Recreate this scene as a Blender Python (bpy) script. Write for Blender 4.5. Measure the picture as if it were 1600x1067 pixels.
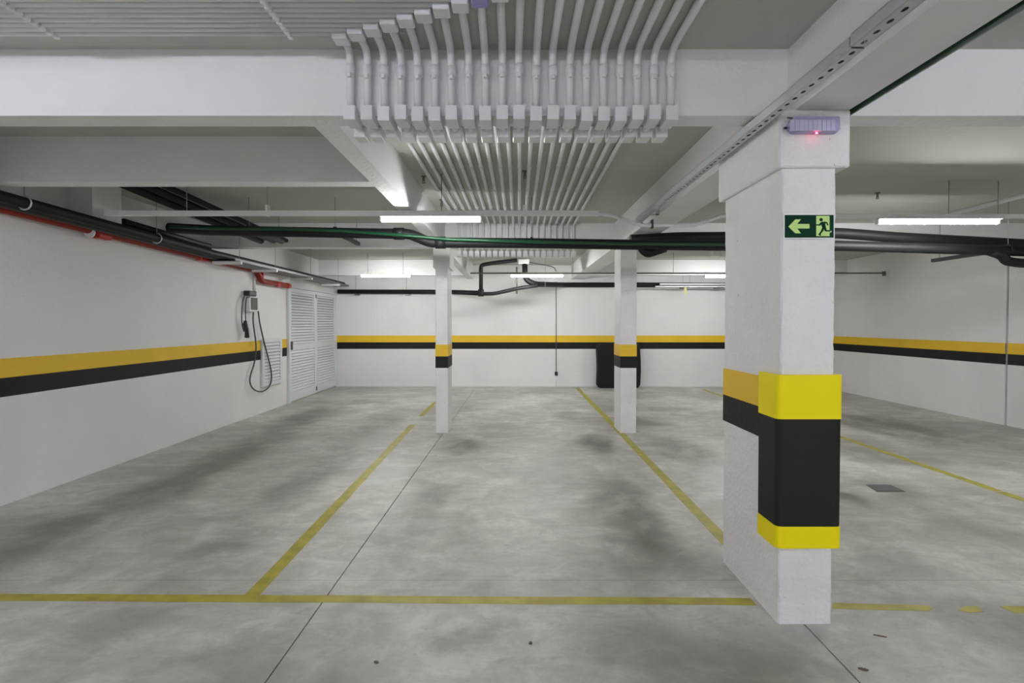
import bpy, math, random
from mathutils import Vector

for o in list(bpy.data.objects):
    bpy.data.objects.remove(o, do_unlink=True)
scene = bpy.context.scene
C = scene.collection
random.seed(7)

# ------------------------------------------------------------------ camera
W, H, F = 1600.0, 1067.0, 800.0
CAM = Vector((0.0, 0.0, 1.5))
PITCH = math.radians(1.0)
SHIFT_PX = -14.5
cd = bpy.data.cameras.new('camera')
cd.sensor_fit = 'HORIZONTAL'
cd.sensor_width = 36.0
cd.lens = 36.0 * F / W
cd.shift_y = SHIFT_PX / W
cd.clip_start = 0.05
cam = bpy.data.objects.new('camera', cd)
C.objects.link(cam)
cam.location = CAM
cam.rotation_euler = (math.radians(90) - PITCH, 0, 0)
scene.camera = cam

# ------------------------------------------------------------------ light and exposure
world = bpy.data.worlds.new('world')
scene.world = world
world.use_nodes = True
bg = world.node_tree.nodes['Background']
bg.inputs[0].default_value = (0.80, 0.83, 1.0, 1)
bg.inputs[1].default_value = 0.3
TUBE_POWER = 125.0
scene.view_settings.view_transform = 'Standard'
scene.view_settings.look = 'None'
scene.view_settings.gamma = 1.0
scene.view_settings.use_curve_mapping = False
scene.view_settings.exposure = 0.55

# ------------------------------------------------------------------ pixel -> place on a known plane
def ray(px, py):
    u = (px - W / 2) / F
    v = (-(py - H / 2) + SHIFT_PX) / F
    c, s = math.cos(PITCH), math.sin(PITCH)
    return Vector((u, v * s + c, v * c - s))
def pY(px, py, Y):
    d = ray(px, py); return CAM + d * (Y / d.y)
def pX(px, py, X):
    d = ray(px, py); return CAM + d * (X / d.x)
def pZ(px, py, Z=0.0):
    d = ray(px, py); return CAM + d * ((Z - CAM.z) / d.z)

# ------------------------------------------------------------------ main dimensions
HB, HS = 2.54, 2.87           # underside of beams, underside of slab
XL, XR, YB, YF = -4.19, 7.25, 12.12, -6.0
B1 = (2.585, 2.725)           # transverse beams (front, back)
B2 = (3.78, 3.92)
B3 = (7.03, 7.20)
B4 = (11.10, 11.26)
BA = (-1.045, -0.915)         # longitudinal beams
BB = (1.38, 1.645)
STR = (1.21, 1.05, 0.893)     # painted band: top, middle, bottom

# ------------------------------------------------------------------ materials
def mat(name, col, rough=0.6, metal=0.0, var=0.0, vscale=4.0, bump=0.0, bscale=60.0, spec=0.5, emit=None, estr=0.0, stretch=(1, 1, 1)):
    m = bpy.data.materials.new(name); m.use_nodes = True
    nt = m.node_tree; N = nt.nodes; L = nt.links
    b = N['Principled BSDF']
    b.inputs['Base Color'].default_value = (*col, 1)
    b.inputs['Roughness'].default_value = rough
    b.inputs['Metallic'].default_value = metal
    b.inputs['Specular IOR Level'].default_value = spec
    if emit:
        b.inputs['Emission Color'].default_value = (*emit, 1)
        b.inputs['Emission Strength'].default_value = estr
    if var or bump:
        g = N.new('ShaderNodeNewGeometry')
        mp = N.new('ShaderNodeMapping'); mp.inputs['Scale'].default_value = stretch
        L.new(g.outputs['Position'], mp.inputs[0])
    if var:
        n = N.new('ShaderNodeTexNoise'); n.inputs['Scale'].default_value = vscale; n.inputs['Detail'].default_value = 6
        L.new(mp.outputs[0], n.inputs['Vector'])
        r = N.new('ShaderNodeMapRange'); r.inputs[1].default_value = 0.3; r.inputs[2].default_value = 0.7
        r.inputs[3].default_value = 1 - var; r.inputs[4].default_value = 1 + var * 0.4
        L.new(n.outputs[0], r.inputs[0])
        mx = N.new('ShaderNodeVectorMath'); mx.operation = 'SCALE'; mx.inputs[0].default_value = col
        L.new(r.outputs[0], mx.inputs['Scale']); L.new(mx.outputs[0], b.inputs['Base Color'])
    if bump:
        n2 = N.new('ShaderNodeTexNoise'); n2.inputs['Scale'].default_value = bscale; n2.inputs['Detail'].default_value = 4
        L.new(mp.outputs[0], n2.inputs['Vector'])
        bp = N.new('ShaderNodeBump'); bp.inputs['Strength'].default_value = bump; bp.inputs['Distance'].default_value = 0.01
        L.new(n2.outputs[0], bp.inputs['Height']); L.new(bp.outputs[0], b.inputs['Normal'])
    return m

M = {}
M['wall'] = mat('rough_white_paint', (0.83, 0.82, 0.815), 0.75, var=0.05, vscale=1.3, bump=0.55, bscale=45, stretch=(1, 1, 0.6))
M['beam'] = mat('white_painted_concrete', (0.83, 0.825, 0.83), 0.7, var=0.05, vscale=2.0, bump=0.4, bscale=40)
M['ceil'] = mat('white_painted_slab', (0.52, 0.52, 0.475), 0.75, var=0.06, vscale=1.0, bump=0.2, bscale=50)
M['pillar'] = mat('pillar_render', (0.84, 0.82, 0.82), 0.7, var=0.05, vscale=5.0, bump=0.75, bscale=48)
def pits(m, scale, thr, col):
    nt = m.node_tree; N = nt.nodes; L = nt.links; b = N['Principled BSDF']
    g = N.new('ShaderNodeNewGeometry')
    n = N.new('ShaderNodeTexNoise'); n.inputs['Scale'].default_value = scale; n.inputs['Detail'].default_value = 3
    L.new(g.outputs['Position'], n.inputs['Vector'])
    r = N.new('ShaderNodeMapRange'); r.inputs[1].default_value = thr; r.inputs[2].default_value = thr + .025
    L.new(n.outputs[0], r.inputs[0])
    x = N.new('ShaderNodeMix'); x.data_type = 'RGBA'; x.inputs[7].default_value = (*col, 1)
    src = b.inputs['Base Color'].links[0].from_socket
    L.new(r.outputs[0], x.inputs[0]); L.new(src, x.inputs[6]); L.new(x.outputs[2], b.inputs['Base Color'])
pits(M['pillar'], 34, .73, (0.36, 0.34, 0.33))
pits(M['wall'], 16, .755, (0.55, 0.53, 0.51))
M['band_y'] = mat('yellow_band_paint', (0.83, 0.53, 0.015), 0.5, var=0.05, vscale=3, bump=0.2, bscale=45)
M['band_k'] = mat('black_band_paint', (0.012, 0.012, 0.012), 0.6, spec=0.25, var=0.2, vscale=8, bump=0.2, bscale=45)
M['line'] = mat('worn_yellow_floor_paint', (0.42, 0.37, 0.045), 0.5, var=0.28, vscale=9)
M['guard_y'] = mat('yellow_foam', (0.95, 0.79, 0.0), 0.5, spec=0.3)
M['guard_k'] = mat('black_foam', (0.014, 0.014, 0.014), 0.6, spec=0.25)
M['conduit'] = mat('white_conduit_paint', (0.77, 0.77, 0.79), 0.6, var=0.03, vscale=6)
M['box'] = mat('white_box_paint', (0.80, 0.80, 0.82), 0.45)
M['violet'] = mat('violet_plastic', (0.40, 0.36, 0.70), 0.5)
M['steel'] = mat('galvanised_channel', (0.60, 0.63, 0.65), 0.4, metal=0.35, var=0.05, vscale=10)
M['chan'] = mat('white_channel', (0.84, 0.84, 0.85), 0.45)
M['rod'] = mat('threaded_rod_steel', (0.35, 0.35, 0.36), 0.5, metal=0.5)
M['bpipe'] = mat('black_pipe', (0.009, 0.010, 0.010), 0.55, spec=0.3)
M['gpipe'] = mat('dark_green_pipe', (0.006, 0.06, 0.024), 0.3)
M['gdark'] = mat('deep_green_pipe', (0.006, 0.035, 0.015), 0.65, spec=0.15)
M['dgrey'] = mat('dark_grey_pipe', (0.022, 0.022, 0.024), 0.5, spec=0.35)
M['mgrey'] = mat('grey_tray', (0.17, 0.17, 0.165), 0.5, metal=0.3)
M['red'] = mat('red_fire_pipe', (0.24, 0.02, 0.009), 0.45, spec=0.3)
M['redf'] = mat('bright_red_fitting', (0.45, 0.012, 0.008), 0.35)
M['tube'] = mat('lit_tube', (0.9, 0.9, 0.9), 0.4, emit=(1.0, 1.0, 0.985), estr=TUBE_POWER)
M['tube_added'] = mat('added_cool_tube', (0.9, 0.9, 0.9), 0.4, emit=(0.87, 0.90, 1.0), estr=TUBE_POWER)  # cool glow of the tubes added behind the viewpoint
M['cap'] = mat('white_plastic', (0.80, 0.80, 0.80), 0.4)
M['door'] = mat('white_aluminium', (0.74, 0.76, 0.79), 0.4)
M['slat'] = mat('white_aluminium_slat', (0.76, 0.78, 0.81), 0.4)
M['void'] = mat('dark_gap', (0.05, 0.05, 0.05), 0.9)
M['ev_w'] = mat('charger_white', (0.80, 0.80, 0.80), 0.35)
M['ev_k'] = mat('charger_black', (0.02, 0.02, 0.022), 0.4)
M['ev_s'] = mat('charger_screen', (0.085, 0.09, 0.08), 0.2)
M['cable'] = mat('grey_cable', (0.07, 0.07, 0.07), 0.5)
M['cloth'] = mat('black_cover_fabric', (0.008, 0.008, 0.009), 0.9, bump=0.3, bscale=14)
M['sign_w'] = mat('sign_white', (0.85, 0.86, 0.84), 0.4)
M['sign_g'] = mat('sign_dark_green', (0.004, 0.035, 0.018), 0.7, spec=0.1)
M['sign_l'] = mat('sign_pale_green', (0.60, 0.80, 0.28), 0.7, spec=0.1)
M['lens'] = mat('violet_lens', (0.53, 0.51, 0.72), 0.3)
M['lensd'] = mat('violet_housing', (0.38, 0.36, 0.58), 0.4)
M['led'] = mat('red_led', (0.9, 0.05, 0.08), 0.3, emit=(1, 0.04, 0.08), estr=16)
M['brass'] = mat('sprinkler_metal', (0.16, 0.15, 0.11), 0.4, metal=0.4)
M['tag'] = mat('yellow_tag', (0.62, 0.62, 0.25), 0.6)
M['grate'] = mat('floor_hatch_metal', (0.14, 0.14, 0.14), 0.5, metal=0.3)
M['debris'] = mat('dry_debris', (0.13, 0.10, 0.07), 0.9)

# concrete floor: trowel clouds, lengthwise tyre wear and stains with fixed places on the slab
def floor_material():
    m = bpy.data.materials.new('polished_concrete'); m.use_nodes = True
    nt = m.node_tree; N = nt.nodes; L = nt.links
    b = N['Principled BSDF']
    g = N.new('ShaderNodeNewGeometry')
    def noise(scale, stretch, detail=6, rough=0.55, dist=0.0):
        mp = N.new('ShaderNodeMapping'); mp.inputs['Scale'].default_value = stretch
        L.new(g.outputs['Position'], mp.inputs[0])
        n = N.new('ShaderNodeTexNoise'); n.inputs['Scale'].default_value = scale
        n.inputs['Detail'].default_value = detail; n.inputs['Roughness'].default_value = rough
        n.inputs['Distortion'].default_value = dist
        L.new(mp.outputs[0], n.inputs['Vector']); return n.outputs[0]
    def rng(src, a, b_, c, d):
        r = N.new('ShaderNodeMapRange'); r.interpolation_type = 'SMOOTHSTEP'
        for i, v in enumerate((a, b_, c, d)): r.inputs[i + 1].default_value = v
        L.new(src, r.inputs[0]); return r.outputs[0]
    def math2(op, a, b_):
        k = N.new('ShaderNodeMath'); k.operation = op
        for i, v in enumerate((a, b_)):
            if isinstance(v, (int, float)): k.inputs[i].default_value = v
            else: L.new(v, k.inputs[i])
        return k.outputs[0]
    def mixc(fac, a, b_):
        k = N.new('ShaderNodeMix'); k.data_type = 'RGBA'
        L.new(fac, k.inputs[0])
        for i, v in ((6, a), (7, b_)):
            if isinstance(v, tuple): k.inputs[i].default_value = (*v, 1)
            else: L.new(v, k.inputs[i])
        return k.outputs[2]
    cloud = noise(1.0, (1, 0.8, 1), 8, 0.6, 0.4)
    base = mixc(rng(cloud, 0.34, 0.66, 0, 1), (0.375, 0.372, 0.335), (0.645, 0.64, 0.585))
    streak = noise(2.0, (0.7, 1.6, 1), 8, 0.68, 0.5)
    base = mixc(math2('MULTIPLY', rng(streak, 0.46, 0.68, 0, 1), 0.5), base, (0.74, 0.735, 0.685))
    blot = noise(5.0, (0.8, 1.2, 1), 9, 0.72, 0.6)
    base = mixc(math2('MULTIPLY', rng(blot, 0.42, 0.60, 1, 0), 0.30), base, (0.26, 0.258, 0.225))
    fine = noise(14, (1, 1, 1), 5, 0.7)
    base = mixc(math2('MULTIPLY', rng(fine, 0.5, 0.75, 0, 1), 0.28), base, (0.24, 0.235, 0.215))
    # stains: x, y, half width, half length, strength
    stains = [(-3.2, 5.2, .42, 2.6, .75), (-3.3, 8.3, .40, 1.5, .65), (-1.95, 4.6, .30, 2.2, .5), (-2.0, 7.6, .35, 1.4, .55),
              (-2.9, 9.7, .9, .35, .5), (-3.6, 3.3, .5, .9, .4), (-.62, 6.3, .3, .6, .8), (-.75, 4.2, .28, 1.4, .5), (.35, 4.9, .3, .8, .35),
              (1.05, 6.4, .26, .6, .9), (.92, 4.1, .3, 1.0, .75), (.95, 3.2, .6, .45, .5), (2.05, 6.0, .38, .7, .7), (2.0, 7.8, .5, .5, .6),
              (2.85, 4.25, .22, .28, .8), (3.5, 4.3, .35, .9, .6), (4.2, 6.0, .6, .8, .5), (3.6, 3.0, .3, .25, .6), (1.0, 2.3, .8, .4, .45),
              (-.2, 2.35, .22, .12, .45), (5.5, 7.5, .9, 1.6, .8), (6.3, 5.0, .7, 1.2, .6), (3.3, 6.8, .7, .8, .6), (5.2, 3.6, .8, .5, .5), (2.5, 2.6, .5, .4, .5), (5.6, 10.0, 1.2, .8, .6), (-1.0, 1.9, .9, .5, .3), (3.0, 2.0, 1.0, .5, .4), (2.4, 9.0, .9, .35, .45),
              (0.9, 8.4, .25, .6, .4), (-.7, 9.0, .25, .5, .35)]
    tot = None
    wn = N.new('ShaderNodeTexNoise'); wn.inputs['Scale'].default_value = 1.6; wn.inputs['Detail'].default_value = 5
    L.new(g.outputs['Position'], wn.inputs['Vector'])
    wo = N.new('ShaderNodeVectorMath'); wo.operation = 'MULTIPLY_ADD'
    wo.inputs[1].default_value = (.6, 1.0, 0); L.new(wn.outputs['Color'], wo.inputs[0]); L.new(g.outputs['Position'], wo.inputs[2])
    ws = N.new('ShaderNodeVectorMath'); ws.operation = 'SUBTRACT'; ws.inputs[1].default_value = (.3, .5, 0); L.new(wo.outputs[0], ws.inputs[0])
    for (x, y, rx, ry, s) in stains:
        a = N.new('ShaderNodeVectorMath'); a.operation = 'SUBTRACT'; a.inputs[1].default_value = (x, y, 0)
        L.new(ws.outputs[0], a.inputs[0])
        c = N.new('ShaderNodeVectorMath'); c.operation = 'MULTIPLY'; c.inputs[1].default_value = (1 / rx, 1 / ry, 0)
        L.new(a.outputs[0], c.inputs[0])
        l = N.new('ShaderNodeVectorMath'); l.operation = 'LENGTH'; L.new(c.outputs[0], l.inputs[0])
        v = rng(l.outputs['Value'], 1.2, 0.3, 0, s)
        tot = v if tot is None else math2('ADD', tot, v)
    rough_n = noise(2.0, (1, 0.7, 1), 7, 0.65, 0.5)
    st = math2('MULTIPLY', math2('MINIMUM', tot, 1.0), rng(rough_n, 0.28, 0.6, 0.3, 1.0))
    base = mixc(math2('MULTIPLY', st, 0.95), base, (0.115, 0.112, 0.09))
    # small dark flecks
    fl = noise(3.3, (0.8, 1.6, 1), 3, 0.5)
    base = mixc(rng(fl, 0.73, 0.76, 0, 0.45), base, (0.10, 0.095, 0.085))
    L.new(base, b.inputs['Base Color'])
    L.new(rng(cloud, 0.3, 0.7, 0.36, 0.58), b.inputs['Roughness'])
    b.inputs['Specular IOR Level'].default_value = 0.4
    bp = N.new('ShaderNodeBump'); bp.inputs['Strength'].default_value = 0.08; bp.inputs['Distance'].default_value = 0.01
    L.new(fine, bp.inputs['Height']); L.new(bp.outputs[0], b.inputs['Normal'])
    return m
M['floor'] = floor_material()

# ------------------------------------------------------------------ mesh helpers
class MB:
    def __init__(self): self.v = []; self.f = []; self.sm = []
    def add(self, vs, fs, smooth=False):
        n = len(self.v); self.v += [Vector(p) for p in vs]
        for f in fs: self.f.append([i + n for i in f]); self.sm.append(smooth)
        return self
    def box(self, x0, x1, y0, y1, z0, z1):
        x0, x1 = sorted((x0, x1)); y0, y1 = sorted((y0, y1)); z0, z1 = sorted((z0, z1))
        vs = [(x0, y0, z0), (x1, y0, z0), (x1, y1, z0), (x0, y1, z0), (x0, y0, z1), (x1, y0, z1), (x1, y1, z1), (x0, y1, z1)]
        return self.add(vs, [(0, 3, 2, 1), (4, 5, 6, 7), (0, 1, 5, 4), (1, 2, 6, 5), (2, 3, 7, 6), (3, 0, 4, 7)])
    def cbox(self, x0, x1, y0, y1, z0, z1, c=0.004):
        """box with chamfered edges"""
        x0, x1 = sorted((x0, x1)); y0, y1 = sorted((y0, y1)); z0, z1 = sorted((z0, z1))
        c = min(c, (x1 - x0) * .45, (y1 - y0) * .45, (z1 - z0) * .45)
        A = ((x0, x1), (y0, y1), (z0, z1)); vs = []; ix = {}
        for sx in (0, 1):
            for sy in (0, 1):
                for sz in (0, 1):
                    s = (sx, sy, sz)
                    for ax in range(3):
                        p = [A[k][s[k]] + (0 if k == ax else (c if s[k] == 0 else -c)) for k in range(3)]
                        ix[(s, ax)] = len(vs); vs.append(p)
        fs = []
        def orient(f, out):
            a, b, d = (Vector(vs[f[i]]) for i in range(3))
            return f if (b - a).cross(d - a).dot(Vector(out)) > 0 else f[::-1]
        for ax in range(3):
            u, w = [k for k in range(3) if k != ax]
            for s in (0, 1):
                q = []
                for (a, b) in ((0, 0), (1, 0), (1, 1), (0, 1)):
                    t = [0, 0, 0]; t[ax] = s; t[u] = a; t[w] = b; q.append(ix[(tuple(t), ax)])
                o = [0, 0, 0]; o[ax] = 1 if s else -1; fs.append(orient(q, o))
            for a in (0, 1):
                for b in (0, 1):
                    t0 = [0, 0, 0]; t0[u] = a; t0[w] = b; t1 = list(t0); t1[ax] = 1
                    q = [ix[(tuple(t0), u)], ix[(tuple(t1), u)], ix[(tuple(t1), w)], ix[(tuple(t0), w)]]
                    o = [0, 0, 0]; o[u] = 1 if a else -1; o[w] = 1 if b else -1; fs.append(orient(q, o))
        for sx in (0, 1):
            for sy in (0, 1):
                for sz in (0, 1):
                    s = (sx, sy, sz)
                    fs.append(orient([ix[(s, 0)], ix[(s, 1)], ix[(s, 2)]], [1 if k else -1 for k in s]))
        return self.add(vs, fs)
    def prism(self, pts, d):
        """closed outline pts (3-D, planar) extruded by vector d"""
        n = len(pts); d = Vector(d); pts = [Vector(p) for p in pts]
        nrm = sum(((pts[i] - pts[0]).cross(pts[(i + 1) % n] - pts[0]) for i in range(n)), Vector())
        if nrm.dot(d) > 0: pts = pts[::-1]
        vs = pts + [p + d for p in pts]
        fs = [list(range(n)), list(range(2 * n - 1, n - 1, -1))]
        fs += [((i + 1) % n, i, n + i, n + (i + 1) % n) for i in range(n)]
        return self.add(vs, fs)
    def tube(self, pts, r, seg=12, caps=True):
        pts = [Vector(p) for p in pts]; n = len(pts)
        rs = r if isinstance(r, (list, tuple)) else [r] * n
        rings = []; ref = None
        for i, p in enumerate(pts):
            t = Vector()
            if i: t += (p - pts[i - 1]).normalized()
            if i < n - 1: t += (pts[i + 1] - p).normalized()
            t.normalize()
            if ref is None:
                ref = Vector((0, 0, 1)) if abs(t.z) < 0.9 else Vector((1, 0, 0))
            a = (ref - t * ref.dot(t)).normalized(); ref = a; bb = t.cross(a)
            k = 1.0
            if 0 < i < n - 1:
                cs = (pts[i + 1] - p).normalized().dot(t); k = 1 / max(cs, .6)
            rings.append([p + (a * math.cos(q) + bb * math.sin(q)) * rs[i] for q in [2 * math.pi * j / seg for j in range(seg)]])
        base = len(self.v)
        for rg in rings: self.v += rg
        for i in range(n - 1):
            for j in range(seg):
                a0 = base + i * seg + j; a1 = base + i * seg + (j + 1) % seg
                self.f.append([a0, a1, a1 + seg, a0 + seg]); self.sm.append(True)
        if caps:
            self.f.append([base + j for j in range(seg)][::-1]); self.sm.append(False)
            self.f.append([base + (n - 1) * seg + j for j in range(seg)]); self.sm.append(False)
        return self
    def build(self, name, m, parent=None, origin=None):
        off = Vector()
        if parent is not None:
            off = Vector(parent['wloc'])
        elif origin is not None: off = Vector(origin)
        else:
            xs = [p.x for p in self.v]; ys = [p.y for p in self.v]; zs = [p.z for p in self.v]
            off = Vector(((min(xs) + max(xs)) / 2, (min(ys) + max(ys)) / 2, min(zs)))
        me = bpy.data.meshes.new(name)
        me.from_pydata([p - off for p in self.v], [], self.f)
        for p, s in zip(me.polygons, self.sm): p.use_smooth = s
        me.materials.append(M[m] if isinstance(m, str) else m)
        me.update()
        o = bpy.data.objects.new(name, me); C.objects.link(o)
        if parent is not None:
            o.parent = parent; o['wloc'] = tuple(off)
        else:
            o.location = off; o['wloc'] = tuple(off)
        return o

def tag(o, label, cat, group=None, kind=None):
    o['label'] = label; o['category'] = cat
    if group: o['group'] = group
    if kind: o['kind'] = kind
    return o
def empty(name, loc, label, cat, group=None, kind=None):
    o = bpy.data.objects.new(name, None); C.objects.link(o)
    o.location = loc; o['wloc'] = tuple(loc); o.empty_display_size = 0.1
    return tag(o, label, cat, group, kind)
def inst(name, me, loc, parent, rot=(0, 0, 0)):
    o = bpy.data.objects.new(name, me); C.objects.link(o)
    o.parent = parent; o.location = Vector(loc) - Vector(parent['wloc']); o.rotation_euler = rot
    return o
def arc(a, c, b, n=5):
    """rounded corner from a to b around control point c"""
    a, c, b = Vector(a), Vector(c), Vector(b)
    return [(1 - t) ** 2 * a + 2 * t * (1 - t) * c + t * t * b for t in [i / n for i in range(n + 1)]]
def rounded(pts, r=0.08, n=5):
    pts = [Vector(p) for p in pts]; out = [pts[0]]
    for i in range(1, len(pts) - 1):
        p = pts[i]; d0 = pts[i - 1] - p; d1 = pts[i + 1] - p
        k0 = min(r, d0.length * .45); k1 = min(r, d1.length * .45)
        out += arc(p + d0.normalized() * k0, p, p + d1.normalized() * k1, n)
    return out + [pts[-1]]
ORD = ['first', 'second', 'third', 'fourth', 'fifth', 'sixth', 'seventh', 'eighth', 'ninth', 'tenth', 'eleventh', 'twelfth', 'thirteenth',
       'fourteenth', 'fifteenth', 'sixteenth', 'seventeenth', 'eighteenth', 'nineteenth', 'twentieth']

# ================================================================== THE SHELL
fl = MB().box(XL - .2, XR + .25, YF - .2, YB + .2, -0.14, -0.03).build('floor', 'void')
tag(fl, 'grey polished concrete garage floor with stains and joints', 'floor', kind='structure')
jx = [lambda y: XL, lambda y: -1.07 + .0185 * y, lambda y: 1.43 + .0105 * y, lambda y: XR + .02]
jy = [YF, 2.965, YB]
g = .0035
for a in range(3):
    for k in range(2):
        y0 = jy[k] + (.0018 if k else 0); y1 = jy[k + 1] - (.0018 if k < 1 else 0)
        xs = lambda y: (jx[a](y) + (g if a else 0), jx[a + 1](y) - (g if a < 2 else 0))
        (p0, p1), (q0, q1) = xs(y0), xs(y1)
        MB().prism([(p0, y0, -.03), (p1, y0, -.03), (q1, y1, -.03), (q0, y1, -.03)], (0, 0, .03)).build('floor_slab', 'floor', fl)
def marking(pts, nm='painted_line'):
    return MB().prism([(p[0], p[1], 0.0) for p in pts], (0, 0, .0012)).build(nm, 'line', fl)
def wob(x0a, x0b, xa, xb, y0, y1, n=18, j=.004):
    """a painted strip running in depth with slightly uneven edges"""
    l, r = [], []
    for i in range(n + 1):
        t = i / n; y = y0 + (y1 - y0) * t
        l.append((x0a + (xa - x0a) * t + random.uniform(-j, j), y)); r.append((x0b + (xb - x0b) * t + random.uniform(-j, j), y))
    return l + r[::-1]
marking(wob(-1.475, -1.39, -1.51, -1.425, 2.80, 7.55))
marking(wob(-1.505, -1.43, -1.50, -1.43, 8.25, 9.7, 6, .012))
marking(wob(1.425, 1.515, 1.47, 1.56, 3.45, 11.9))
marking(wob(4.30, 4.385, 4.29, 4.375, 4.55, 11.6))
marking(wob(4.315, 4.40, 4.305, 4.39, 3.3, 4.53, 6))
def cross(x0, x1, f0, f1, n=24):
    a, b = [], []
    for i in range(n + 1):
        x = x0 + (x1 - x0) * i / n
        a.append((x, f0(x) + random.uniform(-.003, .003))); b.append((x, f1(x) + random.uniform(-.003, .003)))
    return a + b[::-1]
c0 = lambda x: 2.712 - .011 * x
marking(cross(XL + .01, 1.30, c0, lambda x: c0(x) + .072))
e = [pZ(x, y) for x, y in ((1301, 942), (1448, 946), (1458, 950), (1450, 955), (1301, 951))]
marking([(p.x, p.y) for p in e])
e = [pZ(x, y) for x, y in ((1508, 947), (1527, 947), (1538, 956), (1515, 957), (1497, 953))]
marking([(p.x, p.y) for p in e])
e = [pZ(x, y) for x, y in ((1561, 947), (1640, 947), (1640, 958), (1585, 958))]
marking([(p.x, p.y) for p in e])

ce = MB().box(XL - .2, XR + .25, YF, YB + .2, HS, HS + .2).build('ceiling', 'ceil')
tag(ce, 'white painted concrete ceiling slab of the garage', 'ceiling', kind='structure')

def stripes(parent, fn):
    """fn(z0, z1, mb) puts a thin painted strip on the wall"""
    m = MB(); fn(STR[1], STR[0], m); m.build('yellow_stripe', 'band_y', parent)
    m = MB(); fn(STR[2], STR[1], m); m.build('black_stripe', 'band_k', parent)
wb = MB().box(XL - .2, XR + .25, YB, YB + .2, 0, HS).build('wall_back', 'wall')
tag(wb, 'white end wall with yellow and black painted band', 'wall', kind='structure')
stripes(wb, lambda a, b, m: m.box(XL, XR, YB - .002, YB + .01, a, b))
wl = MB().box(XL - .2, XL, YF, YB, 0, HS).build('wall_left', 'wall')
tag(wl, 'white rough side wall behind the charger and louvred doors', 'wall', kind='structure')
HY = (pX(407, 560, XL).y, pX(438, 560, XL).y)            # louvred hatch
DY = (pX(450, 540, XL).y, YB - .06)                      # louvred double door
def lw(a, b, m):
    m.box(XL - .01, XL + .002, YF, HY[0], a, b); m.box(XL - .01, XL + .002, HY[1] + .02, DY[0] - .06, a, b)
stripes(wl, lw)
# concrete stubs between wall and slab
MB().box(XL, XL + .24, 4.84, 5.2, 2.50, HS).build('concrete_stub', 'beam', wl)
YJ = pX(1572, 560, XR).y                                # expansion joint in the side wall
wr = MB().box(XR, XR + .2, YJ + .012, YB, 0, HS).build('wall_right', 'wall')
tag(wr, 'white side wall with painted band running up to the expansion joint', 'wall', kind='structure')
stripes(wr, lambda a, b, m: m.box(XR - .002, XR + .01, YJ + .012, YB, a, b))
MB().box(XR + .05, XR + .2, YJ - .03, YJ + .03, 0, HS).build('joint_filler', 'void', wr)
wr2 = MB().box(XR + .012, XR + .2, YF, YJ - .012, 0, HS).build('wall_right', 'wall')
tag(wr2, 'white side wall on the open side of the expansion joint', 'wall', kind='structure')
stripes(wr2, lambda a, b, m: m.box(XR + .010, XR + .02, YF, YJ - .012, a, b))

wf = MB().box(XL - .2, XR + .25, YF - .2, YF, 0, HS).build('wall_front_added', 'wall')  # rear wall added out of view to keep outside light off the slab
tag(wf, 'added white wall out of view, shutting out light behind the viewpoint', 'wall', kind='structure')
stripes(wf, lambda a, b, m: m.box(XL, XR, YF - .01, YF + .002, a, b))
def beam(x0, x1, y0, y1, label, z0=HB):
    return tag(MB().box(x0, x1, y0, y1, z0, HS).build('beam', 'beam'), label, 'beam', kind='structure')
beam(XL, XR, *B1, 'white cross beam carrying the row of bent conduits above the pillar')
beam(XL, BA[0], *B2, 'white cross beam just before the suspended light channel')
beam(XL, XR, *B3, 'white cross beam above the pair of slim pillars')
beam(XL, BA[0], *B4, 'white cross beam close to the end wall by the louvred doors')
beam(1.71, XR, *B4, 'white cross beam close to the end wall beyond the thick pillar')
beam(*BA, B1[1], YB, 'white lengthwise beam over the slim pillar without cover beside it')
beam(*BB, YF, B1[0], 'white lengthwise beam with steel channel leading up to the thick pillar')
beam(1.40, 1.71, B1[1], YB, 'white lengthwise beam from the thick pillar to the end wall')

# ================================================================== PILLARS
def slim_pillar(x0, x1, y0, y1, label, capital):
    p = empty('pillar', ((x0 + x1) / 2, (y0 + y1) / 2, 0), label, 'pillar', kind='structure')
    MB().cbox(x0, x1, y0, y1, 0, HB, .006).build('shaft', 'pillar', p)
    e_ = .003
    MB().box(x0 - e_, x1 + e_, y0 - e_, y1 + e_, STR[1], STR[0]).build('yellow_band', 'band_y', p)
    MB().box(x0 - e_, x1 + e_, y0 - e_, y1 + e_, STR[2], STR[1]).build('black_band', 'band_k', p)
    if capital:
        MB().cbox(x0 - .03, x1 + .03, y0 - .015, y1 + .02, capital, HB, .006).build('capital', 'pillar', p)
    return p
q = pZ(681, 677); q2 = pZ(700, 677)
slim_pillar(q.x, q2.x, q.y, q.y + .46, 'slim white pillar with block capital and yellow black band', 2.25)
q = pZ(969, 677); q2 = pZ(994, 677)
slim_pillar(q.x, q2.x, q.y, q.y + .42, 'slim white pillar in front of the black covered object', None)
q = pZ(1216, 975); q2 = pZ(1299, 975); qf = pZ(1131, 877)
PX0, PX1, PY0, PY1 = q.x, q2.x, q.y, qf.y
pil = empty('pillar', ((PX0 + PX1) / 2, (PY0 + PY1) / 2, 0), 'thick white pillar with exit sign and black yellow corner guard', 'pillar', kind='structure')
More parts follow.
